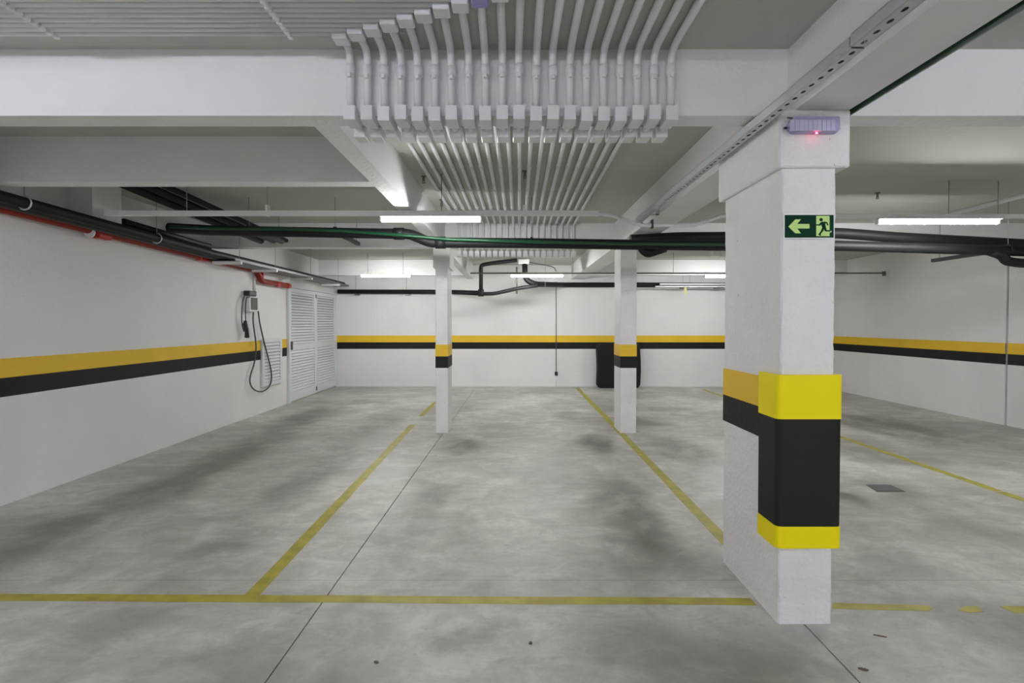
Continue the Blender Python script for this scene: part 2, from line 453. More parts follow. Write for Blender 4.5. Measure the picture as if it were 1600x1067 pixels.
def roughcol(x0, x1, y0, y1, z0, z1):
    """shaft with slightly uneven arrises"""
    n = 60; vs = []; fs = []
    for i in range(n + 1):
        z = z0 + (z1 - z0) * i / n; j = lambda: random.uniform(-.0022, .0022)
        c = .007
        ring = [(x0 + c, y0), (x1 - c, y0), (x1, y0 + c), (x1, y1 - c), (x1 - c, y1), (x0 + c, y1), (x0, y1 - c), (x0, y0 + c)]
        vs += [(a + j(), b + j(), z) for a, b in ring]
    for i in range(n):
        for k in range(8):
            a = i * 8 + k; b = i * 8 + (k + 1) % 8; fs.append((a, b, b + 8, a + 8))
    fs += [tuple(range(7, -1, -1)), tuple(n * 8 + k for k in range(8))]
    return MB().add(vs, fs)
roughcol(PX0, PX1, PY0, PY1, 0, HB).build('shaft', 'pillar', pil)
MB().box(PX0 - .004, PX1 + .004, PY0 + .17, PY1 + .004, STR[1] + .005, STR[0] + .01).build('yellow_band', 'band_y', pil)
MB().box(PX0 - .004, PX1 + .004, PY0 + .17, PY1 + .004, STR[2], STR[1] + .005).build('black_band', 'band_k', pil)
CX0, CX1 = PX0 - .028, PX1 + .055
CY0, CY1 = PY0 - .022, pX(1122, 317, CX0).y
MB().cbox(CX0, CX1, CY0, CY1, pY(1270, 261, CY0).z, HB, .008).build('capital', 'pillar', pil)

# foam guard wrapped round the pillar corners
gd = empty('corner_guard', ((PX0 + PX1) / 2, PY0 - .02, .38), 'black and yellow foam corner guard wrapped around the thick pillar', 'guard')
def guard_piece(z0, z1, m, nm, t=.026, wrap=.165):
    r = .03
    o = []; i_ = []
    x0, x1, y0 = PX0 - .004, PX1 + .004, PY0 - .004
    o += [Vector((x0 - t, y0 + wrap, z0))] + arc((x0 - t, y0 - t + r, z0), (x0 - t, y0 - t, z0), (x0 - t + r, y0 - t, z0), 5)
    o += arc((x1 + t - r, y0 - t, z0), (x1 + t, y0 - t, z0), (x1 + t, y0 - t + r, z0), 5) + [Vector((x1 + t, y0 + wrap, z0))]
    i_ = [Vector((x1, y0 + wrap, z0)), Vector((x1, y0, z0)), Vector((x0, y0, z0)), Vector((x0, y0 + wrap, z0))]
    n = len(o); mb = MB()
    up = Vector((0, 0, z1 - z0))
    for k in range(n - 1):
        mb.add([o[k], o[k + 1], o[k + 1] + up, o[k] + up], [(0, 1, 2, 3)], 1 < k < n - 3)
    for k in range(3): mb.add([i_[k], i_[k + 1], i_[k + 1] + up, i_[k] + up], [(0, 1, 2, 3)])
    mb.add([o[-1], i_[0], i_[0] + up, o[-1] + up], [(0, 1, 2, 3)]); mb.add([i_[-1], o[0], o[0] + up, i_[-1] + up], [(0, 1, 2, 3)])
    h = n // 2
    for zz, fl_ in ((Vector(), True), (up, False)):
        # end faces as quads: outline split at the two inner corners
        L_ = o[:h] + [i_[2], i_[3]]; R_ = o[h:] + [i_[0], i_[1]]; Mi = [o[h - 1], o[h], i_[1], i_[2]]
        for poly in (L_, R_, Mi):
            poly = [p + zz for p in poly]
            mb.add(poly, [list(range(len(poly)))[::-1] if not fl_ else list(range(len(poly)))])
    return mb.build(nm, m, gd)
gz = [pY(1260, y, PY0 - .03).z for y in (857, 823, 655, 586)]
guard_piece(gz[0], gz[1], 'guard_y', 'lower_band')
guard_piece(gz[1], gz[2], 'guard_k', 'centre_panel', t=.024)
guard_piece(gz[2], gz[3], 'guard_y', 'upper_band', t=.0265)

# exit sign
ys = PY0 - .006
sg = empty('exit_sign', pY(1264, 373, ys), 'dark green exit sign with arrow and running figure on the pillar', 'sign')
def flat(pts, y, th, nm, m):
    return MB().prism([pY(a, b, y) for a, b in pts], (0, th, 0)).build(nm, m, sg)
Z5 = lambda L_: [(1080 + a / 5.3333, 180 + b / 5.3333) for a, b in L_]
flat([(1225, 334), (1303.4, 334), (1303.4, 373), (1225, 373)], ys - .002, .004, 'plate', 'sign_w')
flat([(1226.2, 335.8), (1302.6, 335.8), (1302.6, 371.3), (1226.2, 371.3)], ys - .003, .001, 'panel', 'sign_g')
flat(Z5([(810, 928), (868, 868), (915, 868), (883, 906), (986, 906), (986, 944), (883, 944), (915, 984), (868, 984)]), ys - .0038, .0008, 'arrow', 'sign_l')
flat(Z5([(1042, 838), (1153, 838), (1153, 1008), (1042, 1008)]), ys - .0038, .0008, 'doorway', 'sign_l')
flat(Z5([(1147, 966), (1172, 962), (1168, 975), (1147, 980)]), ys - .0040, .0006, 'doorway', 'sign_l')
run = MB(); yr = ys - .0046
def stroke(a, b, w0, w1=None):
    w1 = w1 or w0
    (x0, y0), (x1, y1) = a, b; dx, dy = x1 - x0, y1 - y0; l = math.hypot(dx, dy); nx, ny = -dy / l, dx / l
    run.prism([pY(*p, yr) for p in Z5([(x0 + nx * w0, y0 + ny * w0), (x1 + nx * w1, y1 + ny * w1), (x1 - nx * w1, y1 - ny * w1), (x0 - nx * w0, y0 - ny * w0)])], (0, .0008, 0))
run.prism([pY(*p, yr) for p in Z5([(1083 + 14 * math.cos(t * math.pi / 8), 870 + 14 * math.sin(t * math.pi / 8)) for t in range(16)])], (0, .0008, 0))
run.prism([pY(*p, yr) for p in Z5([(1078, 893), (1092, 886), (1116, 890), (1121, 935), (1096, 946)])], (0, .0008, 0))
for a, b, w in (((1084, 896), (1068, 918), 7), ((1070, 915), (1042, 913), 5), ((1108, 891), (1132, 897), 6), ((1130, 896), (1141, 917), 5),
                ((1103, 935), (1090, 966), 9), ((1091, 962), (1070, 993), 7), ((1112, 930), (1121, 962), 9), ((1118, 962), (1160, 964), 6), ((1062, 990), (1080, 1002), 5)):
    stroke(a, b, w)
run.build('running_figure', 'sign_g', sg)

# emergency light on the capital
ye = CY0 - .001
el = empty('emergency_light', pY(1268, 210, ye), 'lavender ribbed emergency light with red indicator on the capital', 'light')
dpt = -.035
MB().prism([pY(a, b, ye) for a, b in ((1236, 186.5), (1304, 186.5), (1305.5, 188), (1305.5, 206), (1302, 209.8), (1236, 209.8), (1229, 204), (1228, 196), (1232, 190))], (0, dpt, 0)).build('housing', 'lensd', el)
for k in range(10):
    xa = 1234 + k * 7.0
    MB().prism([pY(a, b, ye + dpt) for a, b in ((xa, 188), (xa + 6.4, 188), (xa + 6.4, 205), (xa, 205))], (0, -.008, 0)).build('lens_rib', 'lens', el)
p = pY(1229, 200, ye - .02); MB().tube([p, p + Vector((-.012, 0, 0))], .006, 10).build('knob', 'ev_k', el)
p = pY(1276, 207.4, ye + dpt - .001); MB().tube([p + Vector((0, .004, 0)), p + Vector((0, -.004, -.003))], .0038, 10).build('indicator', 'led', el)
MB().tube([pY(1247, 187, ye - .01), pY(1240, 184.5, ye - .008), pY(1230, 183.5, ye - .004)], .003, 6).build('lead', 'cable', el)

# ================================================================== CONDUITS
R = .0175
YF1 = B1[0] - R - .007
zc = HS - R - .004
xs0 = pY(548, 130, YF1).x; xs1 = pY(1048, 130, YF1).x
YF3 = B3[0] - R - .004
zb0 = 2.500
for i in range(20):
    X = xs0 + (xs1 - xs0) * i / 19
    yh = 2.405 - .0365 * i
    lab = f'white conduit bent over the cross beam, {ORD[19 - i]} of its row counting from the thick pillar'
    if i == 8: lab = 'white conduit with violet corner box, bent over the cross beam'
    t = empty('conduit', (X, YF1, HB), lab, 'conduit', 'row of white conduits over the cross beams')
    MB().tube([(XL, yh, zc + .002), (X - .03, yh, zc + .002)], .0145, 10).build('ceiling_run', 'conduit', t)
    for xc in (-2.12, -1.03):
        if X - .1 > xc: MB().cbox(xc - .012, xc + .012, yh - .011, yh + .011, zc - .026, HS, .003).build('clip', 'box', t)
    MB().cbox(X - .036, X + .034, yh - .0172, yh + .056, HS - .052, HS - .001, .004).build('corner_box', 'violet' if i == 8 else 'box', t)
    dx = random.uniform(-.006, .006)
    path = [(X, yh + .054, zc)] + (rounded([(X, yh + .054, zc), (X + dx * .5, YF1, zc), (X, YF1, HB + .026)], .09)[1:])
    MB().tube(path, R + .001, 12).build('drop_pipe', 'conduit', t)
    zk = pY(800, 112, YF1).z + random.uniform(-.006, .006)
    cp = MB().tube([(X, YF1, zk - .022), (X, YF1, zk - .02), (X, YF1, zk + .028), (X, YF1, zk + .03)], [R, R + .006, R + .006, R], 12).build('coupling', 'conduit', t)
    MB().cbox(X - .009, X + .008, YF1 - R - .015, YF1 - R + .002, zk - .042, zk - .022, .002).build('screw_block', 'box', cp)
    dz = random.uniform(-.006, .004)
    MB().prism([(X - .0285, B1[0] - .052, zb0 + dz), (X - .0285, B1[0] - .052, HB + .030 + dz), (X - .0285, B1[0] - .001, HB + .030 + dz), (X - .0285, B1[0] - .001, HB - .001),
                (X - .0285, B1[0] + .068, HB - .001), (X - .0285, B1[0] + .068, zb0 + dz)], (.057, 0, 0)).build('beam_box', 'box', t)
    MB().box(X - .0255, X + .0255, B1[0] - .0535, B1[0] - .052, zb0 + dz + .004, HB + .026 + dz).build('box_lid', 'box', t)
    MB().tube([(X, B1[0] + .066, HB - .022), (X, B1[1] + .02, HB - .022)], R, 10).build('under_pipe', 'conduit', t)
    MB().cbox(X - .031, X + .031, B1[1] - .02, B1[1] + .075, HB - .062, HB - .004, .004).build('rear_box', 'box', t)
    xe = X * .985 + .065
    MB().tube(rounded([(X, B1[1] + .045, HB - .01), (X, B1[1] + .045, zc), (X + (xe - X) * .3, 3.6, zc), (xe, YF3, zc), (xe, YF3, 2.475)], .07), R, 10).build('rear_run', 'conduit', t)
    for yy in (4.42, 5.18, 5.98):
        f_ = (yy - 3.6) / (YF3 - 3.6); xx = X + (xe - X) * (.3 + .7 * f_)
        MB().tube([(xx, yy - .025, zc), (xx, yy + .025, zc)], R + .003, 10).build('coupling', 'conduit', t)
    MB().cbox(xe - .030, xe + .030, YF3 - .032, YF3 + .05, 2.405, 2.485, .004).build('far_box', 'box', t)

# ================================================================== STEEL CHANNELS
def perforated(x0, x1, y0, y1, z0, z1, label, step=.062):
    t = empty('cable_channel', ((x0 + x1) / 2, (y0 + y1) / 2, z0), label, 'cable channel')
    MB().box(x0, x0 + .002, y0, y1, z0, z1).build('side_web', 'steel', t)
    MB().box(x1 - .002, x1, y0, y1, z0, z1).build('side_web', 'steel', t)
    MB().box(x0, x1, y0, y1, z1 - .002, z1).build('cover', 'steel', t)
    b = MB(); n = int((y1 - y0) / step)
    for i in range(n):
        a = y0 + (y1 - y0) * i / n; e_ = y0 + (y1 - y0) * (i + 1) / n
        cx, cy = (x0 + x1) / 2, (a + e_) / 2
        outer = [(x0, a), (cx, a), (x1, a), (x1, cy), (x1, e_), (cx, e_), (x0, e_), (x0, cy)]
        hole = [(cx + .0085 * math.cos(q), cy + .0145 * math.sin(q)) for q in [math.atan2(p[1] - cy, p[0] - cx) for p in outer]]
        vs = [(*p, z0) for p in outer] + [(*p, z0) for p in hole]
        b.add(vs, [(k, k + 8, (k + 1) % 8 + 8, (k + 1) % 8) for k in range(8)])
    b.build('perforated_base', 'steel', t)
    return t
TJ = pX(1331, 75, 1.215).y
t = perforated(1.208, 1.262, -2.5, TJ - .004, 2.486, 2.531, 'perforated steel cable channel under the lengthwise beam, open end before the pillar')
t = perforated(1.214, 1.264, TJ + .004, 5.05, 2.484, 2.529, 'long perforated steel cable channel passing the thick pillar beside the lengthwise beam')
MB().box(1.2085, 1.2135, TJ + .006, TJ + .06, 2.490, 2.526).build('joint_plate', 'steel', t)
for yy in (4.9,): MB().box(1.262, BB[0] if yy < 2.6 else 1.40, yy - .02, yy + .02, 2.532, 2.538).box(1.37, 1.379 if yy < 2.6 else 1.399, yy - .02, yy + .02, 2.532, 2.60).build('support_arm', 'steel', t)
MB().tube([(1.26, 5.03, 2.50), (1.27, 5.0, 2.47), (1.29, 4.9, 2.44)], .006, 6).build('lead', 'cable', t)
b = MB().tube([(1.674, YF, 2.556), (1.672, 2.565, 2.556)], .027, 10).build('green_pipe', 'gdark')
tag(b, 'thin dark green pipe hugging the underside edge of the lengthwise beam', 'pipe')

def rod(p0, p1, parent, nm='hanger_rod', r=.004):
    return MB().tube([p0, p1], r, 6).build(nm, 'rod', parent)
# suspended light channels
YC, ZC0, ZC1 = 4.72, 2.486, 2.532
def hanger(parent, x, y, z1):
    MB().cbox(x - .012, x + .012, y - .026, y + .026, ZC0 - .006, ZC1 + .05, .003).build('hanger_plate', 'chan', parent)
    rod((x, y, ZC1 + .04), (x, y, z1), parent)
def batten(x0, x1, y, z, label, tm='tube', group='lit tube lights'):
    """tube light: lit tube, end caps and spine"""
    t = empty('tube_light', ((x0 + x1) / 2, y, z), label, 'tube light', group)
    r = .020
    MB().tube([(x0 + .02, y, z), (x0 + .03, y, z), (x1 - .03, y, z), (x1 - .02, y, z)], [r * .7, r, r, r * .7], 14).build('tube', tm, t)
    MB().cbox(x0, x0 + .022, y - .02, y + .02, z - .02, z + .034, .004).build('end_cap', 'cap', t)
    MB().cbox(x1 - .022, x1, y - .02, y + .02, z - .02, z + .034, .004).build('end_cap', 'cap', t)
    MB().box(x0 + .01, x1 - .01, y - .055, y + .055, z + .021, z + .034).build('spine', 'cap', t)
    return t
xa = pY(165, 336, YC).x; xb = pY(935, 336, YC).x
ch = empty('light_channel', ((xa + xb) / 2, YC, ZC0), 'white suspended channel before the slim pillars carrying one tube light', 'channel')
MB().cbox(xa, xb, YC - .02, YC + .02, ZC0, ZC1, .003).build('rail', 'chan', ch)
for px in (418, 819):
    hanger(ch, pY(px, 335, YC).x, YC, HS)
for px in (292, 690):
    rod((pY(px, 335, YC).x, YC, ZC1), (pY(px, 335, YC).x, YC, HS), ch)
a, b2 = pY(594, 342, YC).x, pY(753, 342, YC).x
batten(a, b2, YC, ZC0 - .037, 'bright tube light on the channel beside the slim pillar with capital')
# flexible conduit from the channel under the beam
pts = [pY(930, 334, YC), pY(955, 336, YC), pY(1000, 352, YC), pY(1085, 352, YC), pY(1128, 337, YC), pY(1170, 336, YC)]
t = empty('link_conduit', pts[2], 'white conduit dipping under the lengthwise beam between two light channels', 'conduit')
MB().tube(rounded(pts, .06), .017, 10).build('pipe', 'chan', t)
for k in (1, 2, 3, 4): MB().tube([pts[k] + (pts[k + 1] - pts[k]).normalized() * .07, pts[k] + (pts[k + 1] - pts[k]).normalized() * .12], .0205, 10).build('coupling', 'chan', t)
p = pts[2] + Vector((.11, 0, 0)); MB().cbox(p.x - .01, p.x + .01, YC - .022, YC + .022, p.z - .03, p.z + .05, .003).build('bracket', 'ev_k', t)
# channel and light in the bay beyond the thick pillar
YR = 4.95
xa = pY(1240, 340, YR).x; zr = pY(1400, 347, YR).z
ch = empty('light_channel', (xa + 1, YR, zr), 'white suspended channel beyond the thick pillar under the sloping conduit', 'channel')
MB().cbox(xa, XR, YR - .02, YR + .02, zr + .037, zr + .075, .003).build('rail', 'chan', ch)
for px in (1482, 1559):
    rod((pY(px, 340, YR).x, YR, zr + .07), (pY(px, 340, YR).x, YR, HS), ch)
batten(pY(1369, 347, YR).x, pY(1561, 347, YR).x, YR, zr, 'bright tube light in the bay beyond the thick pillar')
pts = [pY(1462, 341, YR + .10), pY(1490, 333, YR + .10), pY(1610, 303, YR), pY(1650, 293, YR - .05)]
t = tag(MB().tube(rounded(pts, .08), .024, 10).build('sloping_conduit', 'chan'), 'white conduit sloping up from the tube light beyond the thick pillar', 'conduit')
# far light line
Y2 = 9.9
z2 = pY(840, 431, Y2).z
xa = pY(735, 428, Y2).x; xb = pY(1381, 430, Y2).x
ch = empty('light_channel', ((xa + xb) / 2, Y2, z2), 'thin grey suspended channel near the end wall with tube lights', 'channel')
MB().tube([(xa, Y2, z2 + .053), (xb, Y2, z2 + .053)], .014, 8).build('rail', 'mgrey', ch)
MB().cbox(xb - .01, xb + .012, Y2 - .04, Y2 + .04, z2 + .0, z2 + .09, .004).build('end_plate', 'mgrey', ch)
for px in (895, 1052, 1238): rod((pY(px, 428, Y2).x, Y2, z2 + .05), (pY(px, 428, Y2).x, Y2, HS), ch)
batten(pY(797, 431, Y2).x, pY(881, 431, Y2).x, Y2, z2, 'tube light hanging between the two slim pillars near the end wall')
batten(pY(1100, 433, Y2).x, pY(1100, 433, Y2).x + 1.0, Y2, z2 - .01, 'tube light partly hidden behind the thick pillar')
t = batten(pY(563, 431, Y2).x, pY(643, 431, Y2).x, Y2, z2, 'tube light near the louvred doors under the cross beam')
for px in (575, 630): rod((pY(px, 428, Y2).x, Y2, z2 + .03), (pY(px, 428, Y2).x, Y2, HS), t)
# tube lights added out of view to give the front its cool light
for k, (x, y) in enumerate(((-2.9, -.1), (-2.7, -2.6), (2.3, -.7), (4.6, -2.4), (-2.7, -5.0), (.75, -3.4), (4.6, -5.0))):
    batten(x - .49, x + .49, y, HS - .036, 'added unseen tube light behind the viewpoint, cool light for the front', 'tube_added', 'added tube lights behind the viewpoint')

# ================================================================== CROSS PIPES
YP = 5.6
def strut(px0, py0, Ya, Yb, label):
    p = pY(px0, py0, Ya)
    t = empty('pipe_bracket', (p.x, (Ya + Yb) / 2, p.z - .02), label, 'bracket', 'strut brackets under the cross pipes')
    MB().box(p.x - .022, p.x + .022, Ya, Yb, p.z - .021, p.z + .021).build('strut', 'bpipe', t)
    rod((p.x, YP, p.z + .062), (p.x, YP, HS), t); rod((p.x + .005, Yb - .1, p.z), (p.x + .005, Yb - .1, HS), t)
    MB().tube([(p.x - .012, YP, p.z), (p.x + .012, YP, p.z)], .0585, 16).build('clamp', 'bpipe', t)
    return t
c = lambda px, py, Y=YP: pY(px, py, Y)
bp = empty('drain_pipe', c(660, 380), 'black drain pipe with stepped offset crossing above the slim pillars', 'pipe')
main = [c(264, 356), c(330, 360), c(540, 364), c(640, 365.5), c(672, 379), c(830, 380), c(1000, 382.5), c(1135, 384), c(1308, 384), c(1450, 388), c(1640, 394)]
MB().tube(rounded(main, .06), .056, 14).build('pipe', 'bpipe', bp)
for (a, b_) in ((3, -1), (4, 1)):
    d = (main[a + b_] - main[a]).normalized(); MB().tube([main[a] + d * .06, main[a] + d * .17], .066, 14).build('sleeve', 'bpipe', bp)
pts = [c(1000, 384, 5.64), c(1004, 392, 5.64), c(1012, 397, 5.64), c(1022, 394, 5.64), c(1040, 388, 5.64)]
MB().tube(rounded(pts, .03), .042, 12).build('trap_bend', 'bpipe', bp)
pts = [c(1545, 392), c(1566, 399), c(1572, 408), c(1592, 411), c(1660, 412)]
MB().tube(rounded(pts, .05), .05, 12).build('branch_bend', 'bpipe', bp)
g_ = [c(266, 354, YP - .09), c(330, 357, YP - .09), c(450, 358, YP - .09), c(535, 361, YP - .09), c(640, 368.5, YP - .09), c(700, 374, YP - .09), c(830, 378, YP - .09), c(1000, 381.5, YP - .09), c(1135, 382, YP - .09), c(1220, 380, YP - .09)]
tag(MB().tube(rounded(g_, .1), .017, 12).build('green_pipe', 'gpipe'), 'thin glossy green pipe running along the black drain pipe', 'pipe')
u = [c(985, 375, 5.9), c(1060, 371, 5.9), c(1135, 370.5, 5.9), c(1308, 364, 5.9), c(1400, 371, 5.9), c(1640, 384, 5.9)]
tag(MB().tube(rounded(u, .1), .062, 14).build('drain_pipe', 'bpipe'), 'second black pipe rising behind the thick pillar beyond the green pipe', 'pipe')
strut(527, 364, 5.665, 6.45, 'black strut bracket under the cross pipes near the bright tube light')
strut(394, 361.7, 5.665, 6.4, 'black strut bracket under the cross pipes near the side wall')
strut(830, 380, 5.665, 5.75, 'short bracket under the cross pipes between the slim pillars')
strut(1566, 391, 5.665, 6.6, 'black strut bracket under the cross pipes beyond the thick pillar')

# ================================================================== PIPES ALONG THE SIDE WALL
Yend = 11.8
rp = empty('fire_pipe', (XL + .09, 4, 2.4), 'red fire pipe fixed along the top of the side wall', 'pipe')
XRD = XL + .085; zr0 = 2.635
MB().tube(rounded([(XRD, YF, zr0), (XRD, 8.25, 2.35), (XRD, 8.38, 2.19), (XRD, 9.44, 2.185)], .06), .047, 14).build('pipe', 'red', rp)
for px, py in ((161, 366), (318, 402)):
    p = pX(px, py, XRD + .02)
    MB().cbox(XRD - .04, XRD + .05, p.y - .09, p.y + .09, p.z - .05, p.z + .05, .012).build('outlet_fitting', 'redf', rp)
for yy in (8.95, 9.37): MB().tube([(XRD, yy - .06, 2.185), (XRD, yy + .06, 2.185)], .05, 14).build('coupling', 'redf', rp)
MB().tube([(XRD, 8.37, 2.33), (XRD, 8.37, 2.23)], .05, 14).build('coupling', 'redf', rp)
p = pX(155, 366, XRD + .03); MB().tube([(XRD + .01, p.y - .10, p.z), (XRD + .01, p.y - .08, p.z)], .05, 12).build('white_ring', 'cap', rp)
def wallpipe(x, z, r, m, label, y0=YF, y1=Yend):
    return tag(MB().tube([(x, y0, z - .02 * (y0 - 4.1))] + ([(x, 6.7, z - .052)] if y1 > 6.8 else []) + [(x, y1, z - .02 * (min(y1, 6.9) - 4.1))], r, 14).build('wall_pipe', m), label, 'pipe')
wallpipe(-3.985, 2.442, .040, 'dgrey', 'dark grey pipe running next to the red fire pipe')
wallpipe(-3.88, 2.458, .046, 'bpipe', 'thick black pipe running beside the dark grey pipe under the slab')
wallpipe(-3.97, 2.56, .035, 'bpipe', 'upper black pipe stacked over the dark grey pipe', 5.25, 6.75)
ct = empty('cable_tray', (-3.93, 9, 2.3), 'flat grey cable tray along the side wall leading to the end wall', 'cable tray')
MB().box(-4.05, -3.72, 6.9, 11.7, 2.338, 2.342).build('tray_base', 'mgrey', ct)
MB().box(-4.05, -4.045, 6.9, 11.7, 2.338, 2.375).build('tray_side', 'mgrey', ct)
MB().box(-3.725, -3.72, 6.9, 11.7, 2.338, 2.375).build('tray_side', 'mgrey', ct)
for k, yy in enumerate((6.95, 8.0, 9.4, 10.9)):
    MB().cbox(-4.05, -3.66, yy - .02, yy + .02, 2.298, 2.337, .003).build('support_bar', 'chan', ct)
    rod((-3.69, yy, 2.30), (-3.69, yy, HS), ct)
for px, py in ((62, 318), (262, 365)):
    p = pX(px, py, -3.76)
    hk = empty('pipe_hanger', (p.x, p.y, 2.4), 'steel clip hanging the wall pipes from the slab, ' + ('by the cross beam' if px < 100 else 'by the light channel'), 'pipe hanger', 'pipe clips on the wall pipes')
    zh_ = 2.458 - .02 * (p.y - 4.1)
    loop = [(-3.88 + .054 * math.cos(q), p.y, zh_ + .054 * math.sin(q)) for q in [math.radians(d) for d in range(90, -181, -30)]]
    MB().tube(loop, .007, 6).build('clip', 'steel', hk)
    rod((-3.88, p.y, zh_ + .054), (-3.88, p.y, HS), hk)
for k in range(3):
    ox = .17 * k; r_ = .045 - .008 * k
    tag(MB().tube(rounded([(-3.62 + ox, 4.55, 2.81), (-3.36 + ox, 6.0, 2.635), (-3.35 + ox, 6.85, 2.60)], .15), r_, 12).build('branch_pipe', 'bpipe'),
        ['thick black branch pipe dropping from the slab beside the concrete stub', 'black branch pipe between the thick and thin branch pipes', 'thin black branch pipe parallel to the thicker branch pipes'][k], 'pipe')

# ================================================================== CHARGER
Xw = XL
y0 = pX(381, 475, Xw).y; Xf = Xw + .085; y1 = pX(403, 475, Xf).y
zt, zb = pX(389, 457, Xf).z, pX(389, 487, Xf).z
ev = empty('car_charger', (Xw + .04, (y0 + y1) / 2, zb), 'white wall car charger with dark screen and looped grey cable', 'car charger')
MB().cbox(Xw + .001, Xf, y0, y1, zb, zt - .05, .012).build('body', 'ev_w', ev)
MB().cbox(Xw + .001, Xf + .015, y0 - .02, y1 - .06, zt - .05, zt + .03, .012).build('cable_holder', 'ev_k', ev)
MB().cbox(Xf - .002, Xf + .006, y0 + .05, y1 - .02, pX(395, 484, Xf).z, pX(395, 465, Xf).z, .003).build('screen', 'ev_s', ev)
Xc = Xw + .05
loop = [(396, 486), (395, 500), (397, 515), (400, 535), (400, 552), (397, 570), (391, 586), (390, 598), (395, 608), (405, 612.5), (414, 610.5), (421, 604), (424.5, 594), (424, 580), (420, 562), (414, 540), (408, 515), (405, 500), (403.5, 486)]
def smooth(ps, it=2):
    for _ in range(it):
        o = [ps[0]]
        for a, b_ in zip(ps, ps[1:]): o += [a * .75 + b_ * .25, a * .25 + b_ * .75]
        ps = o + [ps[-1]]
    return ps
MB().tube(smooth([pX(a, b_, Xc) for a, b_ in loop]), .0115, 8).build('cable', 'cable', ev)
MB().tube(smooth([pX(a, b_, Xc + .04) for a, b_ in ((390, 464), (385, 464), (384, 472), (383.5, 490), (384, 503))]), .009, 8).build('plug_lead', 'cable', ev)
MB().tube(smooth([pX(a, b_, Xc) for a, b_ in ((383, 461), (379, 468), (377.5, 490), (378, 508), (381, 518))]), .009, 8).build('plug_lead', 'cable', ev)
pl = MB().tube([pX(a, b_, Xc + .03) for a, b_ in ((383.5, 501), (383, 506), (384, 512), (385.5, 518), (386, 526), (386, 528))], [.02, .035, .032, .03, .036, .03], 10).build('charging_plug', 'ev_k', ev)
MB().tube([pX(388, 511, Xc + .03), pX(390, 516, Xc + .03), pX(388, 523, Xc + .03)], .008, 6).build('trigger', 'ev_w', pl)
tag(MB().tube([(Xw + .019, pX(396, 440, Xw).y, zt + .031), (Xw + .019, pX(396, 440, Xw).y, 2.298)], .018, 10).build('charger_conduit', 'chan'), 'white vertical conduit feeding the car charger from the tray', 'conduit')

# ================================================================== LOUVRES
def slat_mesh(length, depth, th, tilt):
    """one slanted louvre blade lying along Y, facing +X"""
    m = MB(); ca, sa = math.cos(tilt), math.sin(tilt)
    pr = [(-depth / 2, -th / 2), (depth / 2, -th / 2), (depth / 2, th / 2), (-depth / 2, th / 2)]
    pr = [(a * ca + b_ * sa, -a * sa + b_ * ca) for a, b_ in pr]
    m.prism([(a, -length / 2, b_) for a, b_ in pr], (0, length, 0))
    me = bpy.data.meshes.new('slat'); me.from_pydata(m.v, [], m.f); me.materials.append(M['slat']); me.update()
    return me
def louvre_leaf(parent, x, y0, y1, z0, z1, rails, n_each, nm, st=.07):
    lf = MB()
    lf.cbox(x, x + .035, y0, y0 + st, z0, z1, .003); lf.cbox(x, x + .035, y1 - st, y1, z0, z1, .003)
    for (a, b_) in rails: lf.cbox(x + .001, x + .034, y0 + st - .002, y1 - st + .002, a, b_, .003)
    lo = lf.build(nm, 'door', parent)
    MB().box(x + .002, x + .006, y0 + st, y1 - st, z0 + .02, z1 - .02).build('backing', 'void', lo)
    for k, n in enumerate(n_each):
        a, b_ = rails[k][1], rails[k + 1][0]; pitch = (b_ - a) / n
        up = (a + b_) / 2 > 1.5
        me = slat_mesh(y1 - y0 - 2 * st, pitch * (1.0 if up else .92), .0025, math.radians(60 if up else 64))
        for j in range(n):
            inst('slat', me, (x + .021, (y0 + y1) / 2, a + pitch * (j + .5)), lo)
    return lo
DZ = pX(450, 449, XL).z
d = empty('door_1', (XL + .02, (DY[0] + DY[1]) / 2, 0), 'white double door of louvred leaves in the side wall by the corner', 'door', kind='structure')
ym = pX(491, 540, XL).y
MB().cbox(XL, XL + .05, DY[0] - .055, DY[0], 0, DZ + .05, .004).build('door_frame', 'door', d)
MB().cbox(XL, XL + .05, DY[1], DY[1] + .05, 0, DZ + .05, .004).build('door_frame', 'door', d)
MB().cbox(XL, XL + .05, DY[0], DY[1], DZ, DZ + .05, .004).build('door_frame', 'door', d)
mz = .98
for (a, b_) in ((DY[0] + .004, ym - .003), (ym + .003, DY[1] - .004)):
    lf = louvre_leaf(d, XL + .004, a, b_, .03, DZ - .005, [(.03, .20), (mz, mz + .12), (DZ - .08, DZ - .005)], (14, 18), 'leaf')
    if a < ym - .5:
        MB().cbox(XL + .04, XL + .075, a + .02, a + .05, 1.0, 1.16, .006).build('handle', 'mgrey', lf)
    for zh in (.12, DZ - .1):
        MB().tube([(XL + .045, ym, zh - .04), (XL + .045, ym, zh + .04)], .011, 8).build('hinge', 'mgrey', lf)
hz1 = pX(420, 529, XL).z; hz0 = pX(420, 602, XL).z
hb = empty('louvred_hatch', (XL + .02, sum(HY) / 2, hz0), 'small white louvred hatch in the side wall beneath the charger cable', 'hatch')
louvre_leaf(hb, XL + .001, HY[0], HY[1], hz0, hz1, [(hz0, hz0 + .07), (hz1 - .07, hz1)], (12,), 'louvre_panel', .075)
MB().cbox(XL + .035, XL + .05, HY[1] - .05, HY[1] - .025, 1.0, 1.06, .003).build('latch', 'cap', hb)

